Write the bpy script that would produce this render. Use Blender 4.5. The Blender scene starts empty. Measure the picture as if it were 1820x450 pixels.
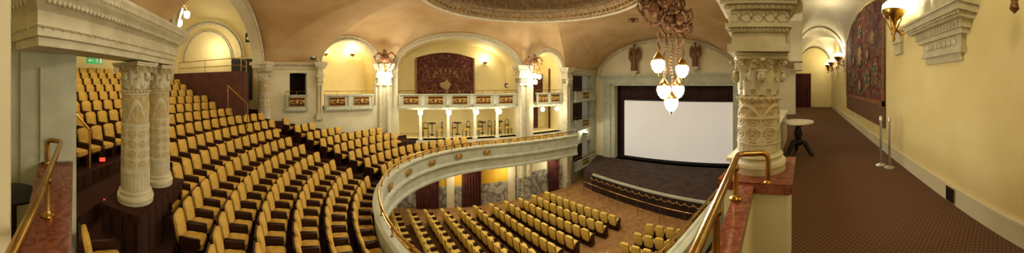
import bpy, math, random
from math import sin,cos,pi,sqrt,atan2,radians,floor
from mathutils import Vector, Matrix
random.seed(3)
SC=bpy.context.scene; COL=SC.collection
F=446.; VX=1430.; HY=150.; EZ=2.0
try: SC.view_settings.view_transform='Standard'
except Exception: pass
def th(px): return (VX-px)/F
def at(px,r,py=HY):
    t=th(px); return Vector((-r*sin(t), r*cos(t), EZ-r*(py-HY)/F))
def pxof(p):
    r=math.hypot(p[0],p[1]); t=atan2(-p[0],p[1])
    if t<-1.2: t+=2*pi
    return VX-t*F, HY+(EZ-p[2])/max(r,.01)*F, r
# ---------- camera
c=bpy.data.cameras.new("camera"); cam=bpy.data.objects.new("camera",c); COL.objects.link(cam)
cam.location=(0,0,EZ); cam.rotation_euler=(pi/2,0,th(910)); SC.camera=cam
c.type='PANO'; c.panorama_type='CENTRAL_CYLINDRICAL'
c.central_cylindrical_range_u_min=-910/F; c.central_cylindrical_range_u_max=910/F
c.central_cylindrical_range_v_min=-(450-HY)/F; c.central_cylindrical_range_v_max=HY/F
c.central_cylindrical_radius=1.0; c.clip_start=.05
# ---------- materials
def lin(h):
    h=h.lstrip('#'); r=[int(h[i:i+2],16)/255 for i in (0,2,4)]
    return tuple((x/12.92 if x<=.04045 else ((x+.055)/1.055)**2.4) for x in r)+(1,)
def M(name,c1,c2=None,scale=6,rough=.6,metal=0,bump=0,bscale=None,emit=0,kind='noise',spec=None):
    m=bpy.data.materials.new(name); m.use_nodes=True; nt=m.node_tree; N=nt.nodes; L=nt.links
    b=N["Principled BSDF"]; b.inputs['Roughness'].default_value=rough; b.inputs['Metallic'].default_value=metal
    if spec is not None: b.inputs['Specular IOR Level'].default_value=spec
    tc=N.new('ShaderNodeTexCoord'); src=tc.outputs['Object']
    c2=c2 or c1
    rp=N.new('ShaderNodeValToRGB'); rp.color_ramp.elements[0].color=lin(c1); rp.color_ramp.elements[1].color=lin(c2)
    if kind=='noise':
        t=N.new('ShaderNodeTexNoise'); t.inputs['Scale'].default_value=scale; t.inputs['Detail'].default_value=4; out=t.outputs['Fac']
        rp.color_ramp.elements[0].position=.35; rp.color_ramp.elements[1].position=.65
    elif kind=='wood':
        mp=N.new('ShaderNodeMapping'); mp.inputs['Scale'].default_value=(1,1,.15); L.new(src,mp.inputs[0])
        t=N.new('ShaderNodeTexNoise'); t.inputs['Scale'].default_value=scale; t.inputs['Detail'].default_value=6; L.new(mp.outputs[0],t.inputs[0]); out=t.outputs['Fac']
    elif kind=='marble':
        t=N.new('ShaderNodeTexNoise'); t.inputs['Scale'].default_value=scale; t.inputs['Detail'].default_value=8; t.inputs['Distortion'].default_value=2.5; out=t.outputs['Fac']
        rp.color_ramp.elements[0].position=.38; rp.color_ramp.elements[1].position=.62
    elif kind=='diamond':
        sx=N.new('ShaderNodeSeparateXYZ'); L.new(src,sx.inputs[0])
        def mth(op,a,b=None):
            n=N.new('ShaderNodeMath'); n.operation=op
            for i,v in enumerate((a,b)):
                if v is None: continue
                if isinstance(v,(int,float)): n.inputs[i].default_value=v
                else: L.new(v,n.inputs[i])
            return n.outputs[0]
        u=mth('SINE',mth('MULTIPLY',mth('ADD',sx.outputs[0],sx.outputs[1]),scale)); v=mth('SINE',mth('MULTIPLY',mth('SUBTRACT',sx.outputs[0],sx.outputs[1]),scale))
        out=mth('ABSOLUTE',mth('MULTIPLY',u,v)); rp.color_ramp.elements[0].position=.05; rp.color_ramp.elements[1].position=.5
        t=None
    if t is not None and kind!='wood': L.new(src,t.inputs[0])
    L.new(out,rp.inputs[0]); L.new(rp.outputs[0],b.inputs['Base Color'])
    if bump:
        bn=N.new('ShaderNodeTexNoise'); bn.inputs['Scale'].default_value=bscale or scale*3; bn.inputs['Detail'].default_value=3; L.new(src,bn.inputs[0])
        bp=N.new('ShaderNodeBump'); bp.inputs['Strength'].default_value=bump; bp.inputs['Distance'].default_value=.03
        L.new(bn.outputs['Fac'],bp.inputs['Height']); L.new(bp.outputs[0],b.inputs['Normal'])
    if emit:
        b.inputs['Emission Strength'].default_value=emit; L.new(rp.outputs[0],b.inputs['Emission Color'])
    return m
def tapestry_mat(name,cols,cx,cy,axis,sc=1.6):
    m=bpy.data.materials.new(name); m.use_nodes=True; nt=m.node_tree; N=nt.nodes; L=nt.links
    b=N["Principled BSDF"]; b.inputs['Roughness'].default_value=.9
    tc=N.new('ShaderNodeTexCoord'); sx=N.new('ShaderNodeSeparateXYZ'); L.new(tc.outputs['Object'],sx.inputs[0])
    s=N.new('ShaderNodeMath'); s.operation='SUBTRACT'; s.inputs[1].default_value=cx; L.new(sx.outputs[axis],s.inputs[0])
    a=N.new('ShaderNodeMath'); a.operation='ABSOLUTE'; L.new(s.outputs[0],a.inputs[0])
    cb=N.new('ShaderNodeCombineXYZ'); L.new(a.outputs[0],cb.inputs[0]); L.new(sx.outputs[2],cb.inputs[1])
    n=N.new('ShaderNodeTexNoise'); n.inputs['Scale'].default_value=sc; n.inputs['Detail'].default_value=5; n.inputs['Distortion'].default_value=3; L.new(cb.outputs[0],n.inputs[0])
    v=N.new('ShaderNodeTexVoronoi'); v.inputs['Scale'].default_value=sc*3.2; L.new(cb.outputs[0],v.inputs[0])
    r1=N.new('ShaderNodeValToRGB'); r1.color_ramp.interpolation='CONSTANT'
    e=r1.color_ramp.elements; e[0].color=lin(cols[0]); e[1].color=lin(cols[1]); e[1].position=.47
    for i,(p) in enumerate((.52,.56,.60)):
        q=e.new(p); q.color=lin(cols[i+2])
    r2=N.new('ShaderNodeValToRGB'); r2.color_ramp.elements[0].position=.12; r2.color_ramp.elements[1].position=.25
    r2.color_ramp.elements[0].color=(1,1,1,1); r2.color_ramp.elements[1].color=(0,0,0,1)
    mx=N.new('ShaderNodeMixRGB'); mx.inputs[2].default_value=lin(cols[5])
    L.new(n.outputs['Fac'],r1.inputs[0]); L.new(v.outputs['Distance'],r2.inputs[0]); L.new(r2.outputs[0],mx.inputs[0]); L.new(r1.outputs[0],mx.inputs[1]); L.new(mx.outputs[0],b.inputs['Base Color'])
    return m
cream=M('cream_plaster','#D6CDA6','#DED6B4',1.5,.7,bump=.1)
yellow=M('yellow_plaster','#E2D08E','#E9D99E',1.2,.7,bump=.15,bscale=4)
stone=M('pale_stone','#BDB490','#CEC6A6',5,.6,bump=.3)
green=M('grey_green_stone','#A8AA90','#BABCA2',3,.6,bump=.1)
ceilm=M('ochre_ceiling_plaster','#C2A06C','#D4B686',.8,.8,bump=.15,bscale=3)
goldp=M('gilded_relief','#8A641E','#C8A04A',9,.45,.3,bump=.6,bscale=25)
goldd=M('gold_on_brown','#5A3414','#A87A3C',14,.6,.0,bump=.4,bscale=20)
brass=M('polished_brass','#A87E3A','#C9A55A',6,.25,1)
wood=M('dark_walnut','#24100A','#3C1D10',9,.45,kind='wood',spec=.3)
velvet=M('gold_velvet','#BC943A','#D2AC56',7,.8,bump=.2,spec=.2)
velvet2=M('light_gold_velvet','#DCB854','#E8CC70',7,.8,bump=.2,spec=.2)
carpet=M('patterned_carpet','#2C1A12','#432A1E',38,.95,kind='diamond',spec=.1)
carpet2=M('corridor_carpet','#57402E','#745641',40,.95,kind='diamond',spec=.1)
carpetl=M('tan_carpet','#8F6A40','#AC8250',5,.95,spec=.1)
redm=M('red_marble','#6A3420','#8E523A',9,.18,kind='marble')
greym=M('grey_marble','#6F6F66','#B5B2A2',1.8,.25,kind='marble')
screenm=M('screen_white_glow','#E8E6E1','#EEECE8',1,.9,emit=.25)  # faint emission added to the screen colour, imitating projected light
black=M('black','#0E0A08','#16100C',5,.6)
darkb=M('dark_brown_cloth','#23120A','#3A2013',3,.9)
curt=M('maroon_curtain','#3C160E','#5A2418',4,.9)
maroon=M('maroon_panel','#4B241B','#5A3025',2,.7)
yell2=M('ochre_wall','#D9A92A','#E8BC3C',2,.6)
glow=M('lamp_glass','#FFF0CC','#FFF6E0',2,.3,emit=16)
glow2=M('bright_lamp_glass','#FFF4DC','#FFFAF0',2,.3,emit=26)
redl=M('red_step_light','#FF1A10','#FF2A18',2,.3,emit=6)
bronze=M('aged_bronze','#5B3A1C','#8C6230',12,.4,.5,bump=.5)
dbronze=M('dome_band_bronze','#7A6040','#A08658',7,.6,.0,bump=.6,bscale=14)
terr=M('bronze_carving','#5E3820','#9A6C40',14,.5,.1,bump=.6)
chrome=M('steel','#A8A8A0','#C8C8C0',3,.3,.8)
signg=M('green_sign','#1F8A4A','#2FA25C',2,.4,emit=.6)
white=M('white_paint','#EEEEEE','#FFFFFF',2,.5)
stagef=M('stage_floor','#3E3028','#524238',3,.75,spec=.15)
# ---------- mesh builder
class MB:
    def __init__(s): s.v=[];s.f=[];s.m=[]
    def add(s,vs,fs,m=0,X=None):
        o=len(s.v)
        if X is not None: vs=[X@Vector(p) for p in vs]
        s.v+=[tuple(p) for p in vs]; s.f+=[tuple(i+o for i in f) for f in fs]; s.m+=[m]*len(fs)
    def box(s,x0,x1,y0,y1,z0,z1,m=0,X=None):
        s.add([(x0,y0,z0),(x1,y0,z0),(x1,y1,z0),(x0,y1,z0),(x0,y0,z1),(x1,y0,z1),(x1,y1,z1),(x0,y1,z1)],
          [(0,3,2,1),(4,5,6,7),(0,1,5,4),(1,2,6,5),(2,3,7,6),(3,0,4,7)],m,X)
    def prism(s,quad,z0,z1,m=0):
        n=len(quad); z0=z0 if isinstance(z0,(list,tuple)) else [z0]*n; z1=z1 if isinstance(z1,(list,tuple)) else [z1]*n
        s.add([(p[0],p[1],z) for p,z in zip(quad,z0)]+[(p[0],p[1],z) for p,z in zip(quad,z1)],
          [tuple(range(n))[::-1],tuple(range(n,2*n))]+[(i,(i+1)%n,(i+1)%n+n,i+n) for i in range(n)],m)
    def lathe(s,prof,n=16,m=0,X=None,caps=True):
        vs=[]
        for r,z in prof:
            for i in range(n):
                a=2*pi*i/n; vs.append((r*cos(a),r*sin(a),z))
        fs=[]
        for j in range(len(prof)-1):
            for i in range(n):
                i2=(i+1)%n; fs.append((j*n+i,j*n+i2,(j+1)*n+i2,(j+1)*n+i))
        if caps: fs+= [tuple(range(n))[::-1],tuple((len(prof)-1)*n+i for i in range(n))]
        s.add(vs,fs,m,X)
    def tube(s,pts,r,n=6,m=0,X=None,closed=False):
        pts=[Vector(p) for p in pts]; K=len(pts); vs=[]
        for k,p in enumerate(pts):
            if closed: d=pts[(k+1)%K]-pts[k-1]
            else: d=pts[min(k+1,K-1)]-pts[max(k-1,0)]
            d.normalize(); up=Vector((0,0,1)) if abs(d.z)<.9 else Vector((1,0,0))
            a=d.cross(up).normalized(); b=d.cross(a)
            rr=r[k] if isinstance(r,(list,tuple)) else r
            for i in range(n): t=2*pi*i/n; vs.append(p+a*cos(t)*rr+b*sin(t)*rr)
        fs=[]
        for k in range(K if closed else K-1):
            k2=(k+1)%K
            for i in range(n): fs.append((k*n+i,k*n+(i+1)%n,k2*n+(i+1)%n,k2*n+i))
        if not closed: fs+=[tuple(range(n)),tuple((K-1)*n+i for i in range(n))]
        s.add(vs,fs,m,X)
    def pill(s,c,h,e=1.,nu=12,nv=8,m=0,X=None):
        sg=lambda x,p: math.copysign(abs(x)**p,x); vs=[]
        for j in range(nv+1):
            v=-pi/2+pi*j/nv
            for i in range(nu):
                u=2*pi*(i+.5)/nu
                vs.append((c[0]+h[0]*sg(cos(v),e)*sg(cos(u),e),c[1]+h[1]*sg(cos(v),e)*sg(sin(u),e),c[2]+h[2]*sg(sin(v),e)))
        fs=[(j*nu+i,j*nu+(i+1)%nu,(j+1)*nu+(i+1)%nu,(j+1)*nu+i) for j in range(nv) for i in range(nu)]
        s.add(vs,fs,m,X)
    def grid(s,fn,nu,nv,m=0,X=None,mf=None):
        vs=[fn(i/nu,j/nv) for j in range(nv+1) for i in range(nu+1)]
        o=len(s.v); V=[X@Vector(p) for p in vs] if X is not None else vs
        s.v+=[tuple(p) for p in V]
        for j in range(nv):
            for i in range(nu):
                a=j*(nu+1)+i; s.f.append((o+a,o+a+1,o+a+nu+2,o+a+nu+1)); s.m.append(mf((i+.5)/nu,(j+.5)/nv) if mf else m)
    def obj(s,name,mats,parent=None,smooth=None,loc=None,**pr):
        me=bpy.data.meshes.new(name); me.from_pydata(s.v,[],s.f)
        for m in (mats if isinstance(mats,(list,tuple)) else [mats]): me.materials.append(m)
        me.polygons.foreach_set('material_index',s.m)
        if smooth:
            me.polygons.foreach_set('use_smooth',[True]*len(me.polygons))
            try: me.set_sharp_from_angle(angle=radians(smooth))
            except Exception: pass
        me.update(); return mk(name,me,parent,loc,**pr)
def mk(name,data,parent=None,loc=None,**pr):
    o=bpy.data.objects.new(name,data); COL.objects.link(o)
    if parent is not None: o.parent=parent
    if loc is not None: o.location=loc
    for k,v in pr.items(): o[k]=v
    return o
def T(name,label,cat,group=None,loc=(0,0,0),rot=0):
    o=mk(name,None,None,loc,label=label,category=cat); o.rotation_euler[2]=rot; o.empty_display_size=.1
    if group: o['group']=group
    return o
def inst(src,loc,rot=0,scale=None):
    o=src.copy(); COL.objects.link(o); o.location=loc; o.rotation_euler[2]=rot
    if scale: o.scale=(scale,)*3
    for ch in src.children:
        q=ch.copy(); COL.objects.link(q); q.parent=o
        for c2 in ch.children:
            q2=c2.copy(); COL.objects.link(q2); q2.parent=q
    return o
S=dict(kind='structure')
def light(p,W,col=(1,.89,.69),size=.15):
    l=bpy.data.lights.new('lamp_or_fill_light','POINT'); l.energy=W; l.color=col; l.shadow_soft_size=size  # serves both the visible lamps and the added fill lights
    o=bpy.data.objects.new('lamp_or_fill_light',l); o.location=p; COL.objects.link(o)
V2=lambda x,y:Vector((x,y))
# ---------- key plan
P1=V2(-2.6,-3.95);P2=V2(-10,-6.6);P3=V2(-13.3,-1.33);P4=V2(-13.0,6.2);P5=V2(-13.1,9.3);P6=V2(-14.5,13.26);P7=V2(-4.36,15.8)
P8=V2(-.6,16.74);P9=V2(-.47,2.71);PJ=V2(-.65,-2.83)
def hit(px,A,B):
    t=th(px); d=V2(-sin(t),cos(t)); e=B-A
    s=((-A.x)*(-d.y)-(-d.x)*(-A.y))/(e.x*(-d.y)-(-d.x)*e.y)
    p=A+e*s; return s*e.length,p.length
def zz(py,r): return EZ-r*(py-HY)/F
PM=P2+(P3-P2)*.43
def arch(s0,s1,zs,zc):
    m=(s0+s1)/2;h=(s1-s0)/2
    return lambda s: zs+(zc-zs)*sqrt(max(0,1-((s-m)/h)**2))
def archwall(name,A,B,z0,ztop,ops,thk,mat,step=.16,inward=0):
    b=MB(); L=(B-A).length; u=(B-A)/L; n=V2(-u.y,u.x)
    ss=[0,L]+[x for o in ops for x in (o[0],o[1])]
    k=int(L/step)
    for i in range(1,k): ss.append(L*i/k)
    for o in ops:
        for i in range(1,40): ss.append(o[0]+(o[1]-o[0])*(1-cos(pi*i/40))/2)
    ss=sorted(set(round(x,4) for x in ss if 0<=x<=L))
    for a,c2 in zip(ss[:-1],ss[1:]):
        if c2-a<1e-3: continue
        mid=(a+c2)/2; iv=[([z0,z0],[ztop(a),ztop(c2)])]
        for o in ops:
            if o[0]<mid<o[1]:
                lo,hi=iv.pop(); iv.append((lo,[o[2],o[2]])); iv.append(([o[3](a),o[3](c2)],hi))
        q=[A+u*a-n*inward,A+u*c2-n*inward,A+u*c2+n*thk,A+u*a+n*thk]
        for lo,hi in iv:
            if hi[0]-lo[0]<.005 and hi[1]-lo[1]<.005: continue
            b.prism(q,[lo[0],lo[1],lo[1],lo[0]],[hi[0],hi[1],hi[1],hi[0]])
    return b.obj(name,mat,smooth=30,**S)
def archivolt(name,A,B,s0,s1,zs,zc,w,dep,mat,back=.0,studs=True):
    L=(B-A).length;u=(B-A)/L;n=V2(-u.y,u.x);b=MB();m=(s0+s1)/2;h=(s1-s0)/2;H=zc-zs
    def pt(s,z,o): q=A+u*s-n*o; return (q.x,q.y,z)
    N=40
    prof=[(0,-back),(0,dep),(w*.25,dep+.03),(w*.3,dep*.6),(w*.8,dep*.6),(w,dep*1.1),(w,-back)]
    def fn(i,j):
        a=pi*i; k=prof[int(round(j*(len(prof)-1)))]
        return pt(m-(h+k[0])*cos(a),zs+(H+k[0])*sin(a),k[1])
    b.grid(fn,N,len(prof)-1)
    if studs:
        n2=int(pi*(h+H)/2/.16)
        for i in range(n2):
            a=pi*(i+.5)/n2; p=pt(m-(h+w*.55)*cos(a),zs+(H+w*.55)*sin(a),dep*.6); b.pill(p,(.045,.045,.045),1,6,4)
    return b.obj(name,mat,smooth=40,**S)
def sweep(b,path,prof,m=0,closed=False):
    K=len(path);R=[]
    for k in range(K):
        d0=(path[k]-path[k-1]).normalized() if (k>0 or closed) else None
        d1=(path[(k+1)%K]-path[k]).normalized() if (k<K-1 or closed) else None
        d0=d0 or d1; d1=d1 or d0
        n0=V2(d0.y,-d0.x);n1=V2(d1.y,-d1.x);nn=(n0+n1); nn=nn/max(.4,(1+n0.dot(n1)))
        R.append([(path[k].x+nn.x*o,path[k].y+nn.y*o,z) for o,z in prof])
    np_=len(prof);vs=[p for r in R for p in r];fs=[]
    for k in range(K if closed else K-1):
        k2=(k+1)%K
        for j in range(np_-1): fs.append((k*np_+j,k2*np_+j,k2*np_+j+1,k*np_+j+1))
    if not closed: fs+=[tuple(range(np_)),tuple((K-1)*np_+j for j in range(np_))[::-1]]
    b.add(vs,fs,m)
# ---------- balcony geometry
CX,CY,EA,EB=-7.0,4.0,4.75,4.85
PIT=.62
def zk(k): return -1.7+.19*k if k<=5 else -.75+.25*(k-5)
def curve(d,yf=9.2,yn=12.,n=90):
    pts=[]
    for i in range(12): pts.append(V2(CX-EA-d,yf+(CY-yf)*i/12))
    for i in range(n+1): a=pi+pi*i/n; pts.append(V2(CX+(EA+d)*cos(a),CY+(EB+d)*sin(a)))
    for i in range(1,13): pts.append(V2(CX+EA+d,CY+(yn-CY)*i/12))
    return pts
def dval(x,y):
    if y>=CY: return abs(x-CX)-EA
    lo,hi=-4,25
    for _ in range(40):
        m=(lo+hi)/2
        if ((x-CX)/(EA+m))**2+((y-CY)/(EB+m))**2>1: lo=m
        else: hi=m
    return lo
def zfl(x,y): return zk(max(0,int(dval(x,y)/PIT)))
def inpoly(p,poly):
    r=False;n=len(poly)
    for i in range(n):
        a=poly[i];b=poly[i-1]
        if (a[1]>p[1])!=(b[1]>p[1]) and p[0]<(b[0]-a[0])*(p[1]-a[1])/(b[1]-a[1])+a[0]: r=not r
    return r
FP=[(-13.35,9.3),(-13.35,-1.4),(-10.3,-6.5),(-10.6,-7.2),(-7.6,-11.5),(0,-11.5),(0,-3),(-.55,-2.9),(-.55,9.3)]
b=MB()
for k in range(0,22):
    c0=curve(k*PIT);c1=curve((k+1)*PIT)
    for i in range(len(c0)-1):
        q=[c0[i],c0[i+1],c1[i+1],c1[i]]; m=(q[0]+q[1]+q[2]+q[3])/4
        if not inpoly(m,FP): continue
        b.add([(p.x,p.y,zk(k)) for p in q],[(0,1,2,3)])
        b.add([(c1[i].x,c1[i].y,zk(k)),(c1[i+1].x,c1[i+1].y,zk(k)),(c1[i+1].x,c1[i+1].y,zk(k+1)),(c1[i].x,c1[i].y,zk(k+1))],[(0,1,2,3)])
b.obj('floor_balcony',carpet,**S)
b=MB(); b.box(-15.5,-.3,-6.2,17.2,-4.7,-4.5); b.obj('floor_stalls',carpetl,**S)
b=MB(); b.box(-.3,2.4,-3,3.1,-.12,0);b.box(-.72,2.4,3.1,22,-.12,0); b.box(-2.2,-.72,9.3,22,-.12,0); b.obj('floor_corridor',carpet2,**S)
b=MB()
c0=curve(.1);c1=curve(6)
for i in range(len(c0)-1): b.prism([c0[i],c0[i+1],c1[i+1],c1[i]],-2.24,-2.17)
b.obj('ceiling_stalls',cream,**S)
b=MB(); path=curve(0)
pf=[(-.12,-1.8),(-.12,-1.08),(-.16,-1.04),(-.16,-1.0),(.1,-1.0),(.1,-1.06),(.03,-1.12),(.03,-1.52),(.09,-1.58),(.09,-1.66),(.02,-1.72),(.02,-2.04),(.08,-2.1),(.08,-2.18),(-.3,-2.22)]
sweep(b,path,[(-o,z) for o,z in pf])
for i in range(0,len(path)-1,1):
    p=path[i].lerp(path[i+1],.5); q=(path[i+1]-path[i]).normalized(); nn=V2(-q.y,q.x)
    for s_ in(-.12,.12): b.pill((p.x+nn.x*.1+q.x*s_,p.y+nn.y*.1+q.y*s_,-1.62),(.05,.05,.03),1,5,4)
par=b.obj('trim_balcony_parapet',green,smooth=40,**S)
for i in range(14,100,9):
    p=path[i];q=path[i+1];a=atan2(q.y-p.y,q.x-p.x); X=Matrix.Translation((p.x,p.y,-1.33))@Matrix.Rotation(a,4,'Z')
    o=T('parapet_ornament','small gilded cartouche on the curved balcony front','ornament','gilded balcony ornaments')
    b=MB(); b.pill((0,.06,0),(.13,.04,.13),.8,10,6,0,X); b.pill((0,.1,0),(.06,.03,.07),1,8,6,0,X)
    b.tube([X@Vector((-.13,.07,.1)),X@Vector((-.2,.07,0)),X@Vector((-.12,.07,-.12))],.025,6); b.tube([X@Vector((.13,.07,.1)),X@Vector((.2,.07,0)),X@Vector((.12,.07,-.12))],.025,6)
    b.obj('cartouche',goldp,o,40)
rail=T('handrail','polished brass handrail on top of curved balcony parapet','railing')
b=MB(); b.tube([(p.x,p.y,-.78) for p in path],.03,8); b.tube([(p.x,p.y,-.88) for p in path],.014,6); b.obj('rail_tube',brass,rail,60)
pb=MB(); pb.lathe([(.03,-1.0),(.03,-.98),(.015,-.96),(.015,-.86),(.028,-.85),(.028,-.82),(.012,-.78)],8); pm=None
for i in range(0,len(path),5):
    if pm is None: o=pb.obj('post',brass,rail,60); pm=o.data
    else: o=mk('post',pm,rail)
    o.location=(path[i].x,path[i].y,0)
# ---------- walls
fl=lambda z:(lambda s:z)
SP=3.05
def prof_for(arcs,base=SP,band=.28):
    def f(s):
        z=base
        for (s0,s1,zs,zc) in arcs:
            m=(s0+s1)/2;h=(s1-s0)/2+band;H=zc-zs+band
            if abs(s-m)<h: z=max(z,zs+H*sqrt(1-((s-m)/h)**2))
        return z
    return f
segs=[]
def seg(name,A,B,arcs,z0,zb,mat,thk=.45,wall=True,base=SP,extra=()):
    pr=prof_for(arcs,base); segs.append((A,B,pr))
    if wall: archwall(name,A,B,z0,pr,[(a[0],a[1],zb,arch(*a)) for a in arcs]+list(extra),thk,mat)
    for i,a in enumerate(arcs): archivolt('trim_archivolt',A,B,*a,.22,.07,stone)
L12=(P2-P1).length
seg('wall_arcade_rear',P1,P2,[(.35,L12-.4,2.75,5.0)],2.75,2.74,cream)
sa,ra=hit(515,P2,PM); sb,rb=hit(545,P2,PM)
seg('wall_corner_loge',P2,PM,[],-2.2,0,cream,extra=[(sa,sb,1.0,fl(2.55))])
s0,r0=hit(572,PM,P3); s1,r1=hit(668,PM,P3)
arcL=(s0,s1,3.0,4.2); seg('wall_corner_arch',PM,P3,[arcL],-2.2,.9,cream)
s0,_=hit(707,P3,P4); s1,_=hit(920,P3,P4); arcC=(s0,s1,2.95,4.5); seg('wall_side_arcade',P3,P4,[arcC],-4.5,-.95,cream)
s0,_=hit(948,P4,P5); s1,_=hit(998,P4,P5); arcR=(s0,s1,2.9,3.95); seg('wall_side_small_arch',P4,P5,[arcR],-4.5,-.95,cream)
def rq(p0,p1,y0,y1,A,B):
    a,r=hit(p0,A,B);c_,r2=hit(p1,A,B); rm=(r+r2)/2; return (a,c_,zz(y1,rm),fl(zz(y0,rm)))
boxes=[rq(1018,1050,135,163,P5,P6),rq(1018,1050,182,214,P5,P6),rq(1018,1048,254,287,P5,P6)]
segs.append((P5,P6,prof_for([])))
u=(P6-P5).normalized();n=V2(-u.y,u.x);LL=(P6-P5).length;b=MB();x0,x1=boxes[0][0],boxes[0][1]
def pq(a,c_,i=0,t=.3): return [P5+u*a-n*i,P5+u*c_-n*i,P5+u*c_+n*t,P5+u*a+n*t]
b.prism(pq(0,x0),-4.5,SP);b.prism(pq(x1,LL),-4.5,SP)
zs_=[-4.5]+sorted([z for q in boxes for z in (q[2],q[3](0))])+[SP]
for i in range(0,len(zs_),2): b.prism(pq(x0,x1),zs_[i],zs_[i+1])
b.obj('wall_stage_side',green,**S)
b=MB();b.prism(pq(0,LL,-1.3,1.4),-4.5,SP);b.obj('wall_stage_box_back',maroon,**S)
s0,_=hit(1067,P6,P8);s1,_=hit(1308,P6,P8); so0,_=hit(1093,P6,P8); so1,_=hit(1303,P6,P8)
prS=prof_for([(s0,s1,2.6,4.9)]); segs.append((P6,P8,prS))
archwall('wall_stage',P6,P8,-4.5,prS,[(so0,so1,-3.5,fl(1.9))],.4,cream)
archivolt('trim_stage_archivolt',P6,P8,s0,s1,2.6,4.9,.25,.12,stone)
seg('wall_gallery_arcade',P8,P9,[(1.,6.3,2.95,4.6),(7,13.2,2.95,4.6)],2.9,2.89,cream)
seg('wall_near_arch',P9,PJ,[(.3,5.1,3.0,4.9)],2.98,2.97,cream,thk=.3)
segs.append((PJ,P1,fl(SP)))
# ---------- main ceiling
RC=V2(-7.5,4.0);RR=3.9;RZ=5.15
per=[]
for A,B,pr in segs:
    L=(B-A).length;n=max(2,int(L/.18))
    for i in range(n):
        q=A+(B-A)*i/n; per.append((q.x,q.y,pr(L*i/n)))
b=MB();n=len(per)
def cf(i,j):
    x,y,z=per[int(round(i*n))%n]; d=(V2(x,y)-RC).normalized()*RR+RC
    k=sin(j*pi/2)**.8 if j>0 else 0
    return (x+(d.x-x)*j,y+(d.y-y)*j,z+(RZ-z)*k)
b.grid(cf,n,14); b.obj('ceiling_auditorium',ceilm,smooth=50,**S)
X=Matrix.Translation((RC.x,RC.y,0))
b=MB(); b.lathe([(RR+.1,RZ+.05),(RR+.08,RZ-.07),(RR+.02,RZ-.11),(RR-.03,RZ-.07),(RR-.05,RZ+.0),(RR-.12,RZ+.02),(RR-.14,RZ-.02)],96,0,X,False)
b.lathe([(RR-.14,RZ-.02),(RR-.16,RZ+.1),(RR-.3,RZ+.12),(RR-.36,RZ+.3),(RR-.5,RZ+.35),(RR-.55,RZ+.5)],96,2,X,False)
for i in range(150):
    a=2*pi*i/150; b.pill((RC.x+(RR-.09)*cos(a),RC.y+(RR-.09)*sin(a),RZ-.01),(.045,.045,.035),1,6,4,1)
for i in range(96):
    a=2*pi*i/96; b.pill((RC.x+(RR-.23)*cos(a),RC.y+(RR-.23)*sin(a),RZ+.1),(.07,.07,.04),1,6,4,1)
b.obj('trim_dome_ring',[stone,goldp,dbronze],smooth=40,**S)
b=MB(); b.lathe([((RR-.5)*cos(t),RZ+.45+1.3*sin(t)) for t in [i*pi/2/12 for i in range(13)]],64,0,X,False)
b.obj('ceiling_dome',dbronze,smooth=60,**S)
# ---------- alcoves
def alcove(name,A,B,a,zb,dep,mat,lat=.0):
    L=(B-A).length;u=(B-A)/L;n=V2(-u.y,u.x);b=MB();f=arch(*a);s0=a[0]-lat;s1=a[1]+lat;N=30
    def pt(s,o,z): q=A+u*s+n*o; return (q.x,q.y,z)
    ss=[s0+(s1-s0)*(1-cos(pi*i/N))/2 for i in range(N+1)]
    fz=lambda s: f(min(max(s,a[0]),a[1]))
    for p,q in zip(ss[:-1],ss[1:]):
        b.add([pt(p,dep,zb),pt(q,dep,zb),pt(q,dep,fz(q)),pt(p,dep,fz(p))],[(0,1,2,3)])
        b.add([pt(p,.44,fz(p)),pt(q,.44,fz(q)),pt(q,dep,fz(q)),pt(p,dep,fz(p))],[(0,1,2,3)])
    for s in (s0,s1): b.add([pt(s,.44,zb),pt(s,dep,zb),pt(s,dep,a[2]),pt(s,.44,a[2])],[(0,1,2,3)])
    b.add([pt(s0,0,zb),pt(s1,0,zb),pt(s1,dep,zb),pt(s0,dep,zb)],[(0,1,2,3)])
    return b.obj(name,mat,smooth=40,**S)
alcove('wall_alcove_corner',PM,P3,arcL,.9,1.6,yellow)
alcove('wall_alcove_center',P3,P4,arcC,-.95,2.0,yellow)
alcove('wall_alcove_small',P4,P5,arcR,-.95,2.0,yellow)
alcove('wall_alcove_box',P2,PM,(sa,sb,2.5,2.55),1.0,1.2,darkb)
def along(A,B,px,off,z):
    s,_=hit(px,A,B);u=(B-A).normalized();n=V2(-u.y,u.x);q=A+u*s+n*off; return Vector((q.x,q.y,z))
def wrot(A,B): d=B-A; return atan2(d.y,d.x)
for A,B,a in((P3,P4,arcC),(P4,P5,arcR)):
    u=(B-A).normalized();n=V2(-u.y,u.x); b=MB(); q=[A+u*(a[0]+.01)+n*.02,A+u*(a[1]-.01)+n*.02,A+u*(a[1]-.01)+n*1.99,A+u*(a[0]+.01)+n*1.99]
    b.prism(q,.66,.82); b.obj('floor_loge',stone,**S)
def relief(w,h,seed):
    b=MB()
    b.box(-w/2,w/2,-.02,.0,-h/2,h/2,1)
    for x0,x1,z0,z1 in((-w/2,w/2,h/2-.03,h/2),(-w/2,w/2,-h/2,-h/2+.03),(-w/2,-w/2+.03,-h/2,h/2),(w/2-.03,w/2,-h/2,h/2)): b.box(x0,x1,-.05,-.01,z0,z1,0)
    b.pill((0,-.03,0),(.08,.04,h*.32),1,8,6,0)
    for sx in(-1,1):
        b.tube([(sx*(.08+w*.35*t),-.035,h*.22*sin(t*7)) for t in [i/12 for i in range(13)]],.025,6,0)
        for t in(.3,.55,.8): b.pill((sx*(.08+w*.35*t),-.04,-h*.2*sin(t*7)),(.05,.03,.05),1,6,5,0)
    return b
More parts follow.
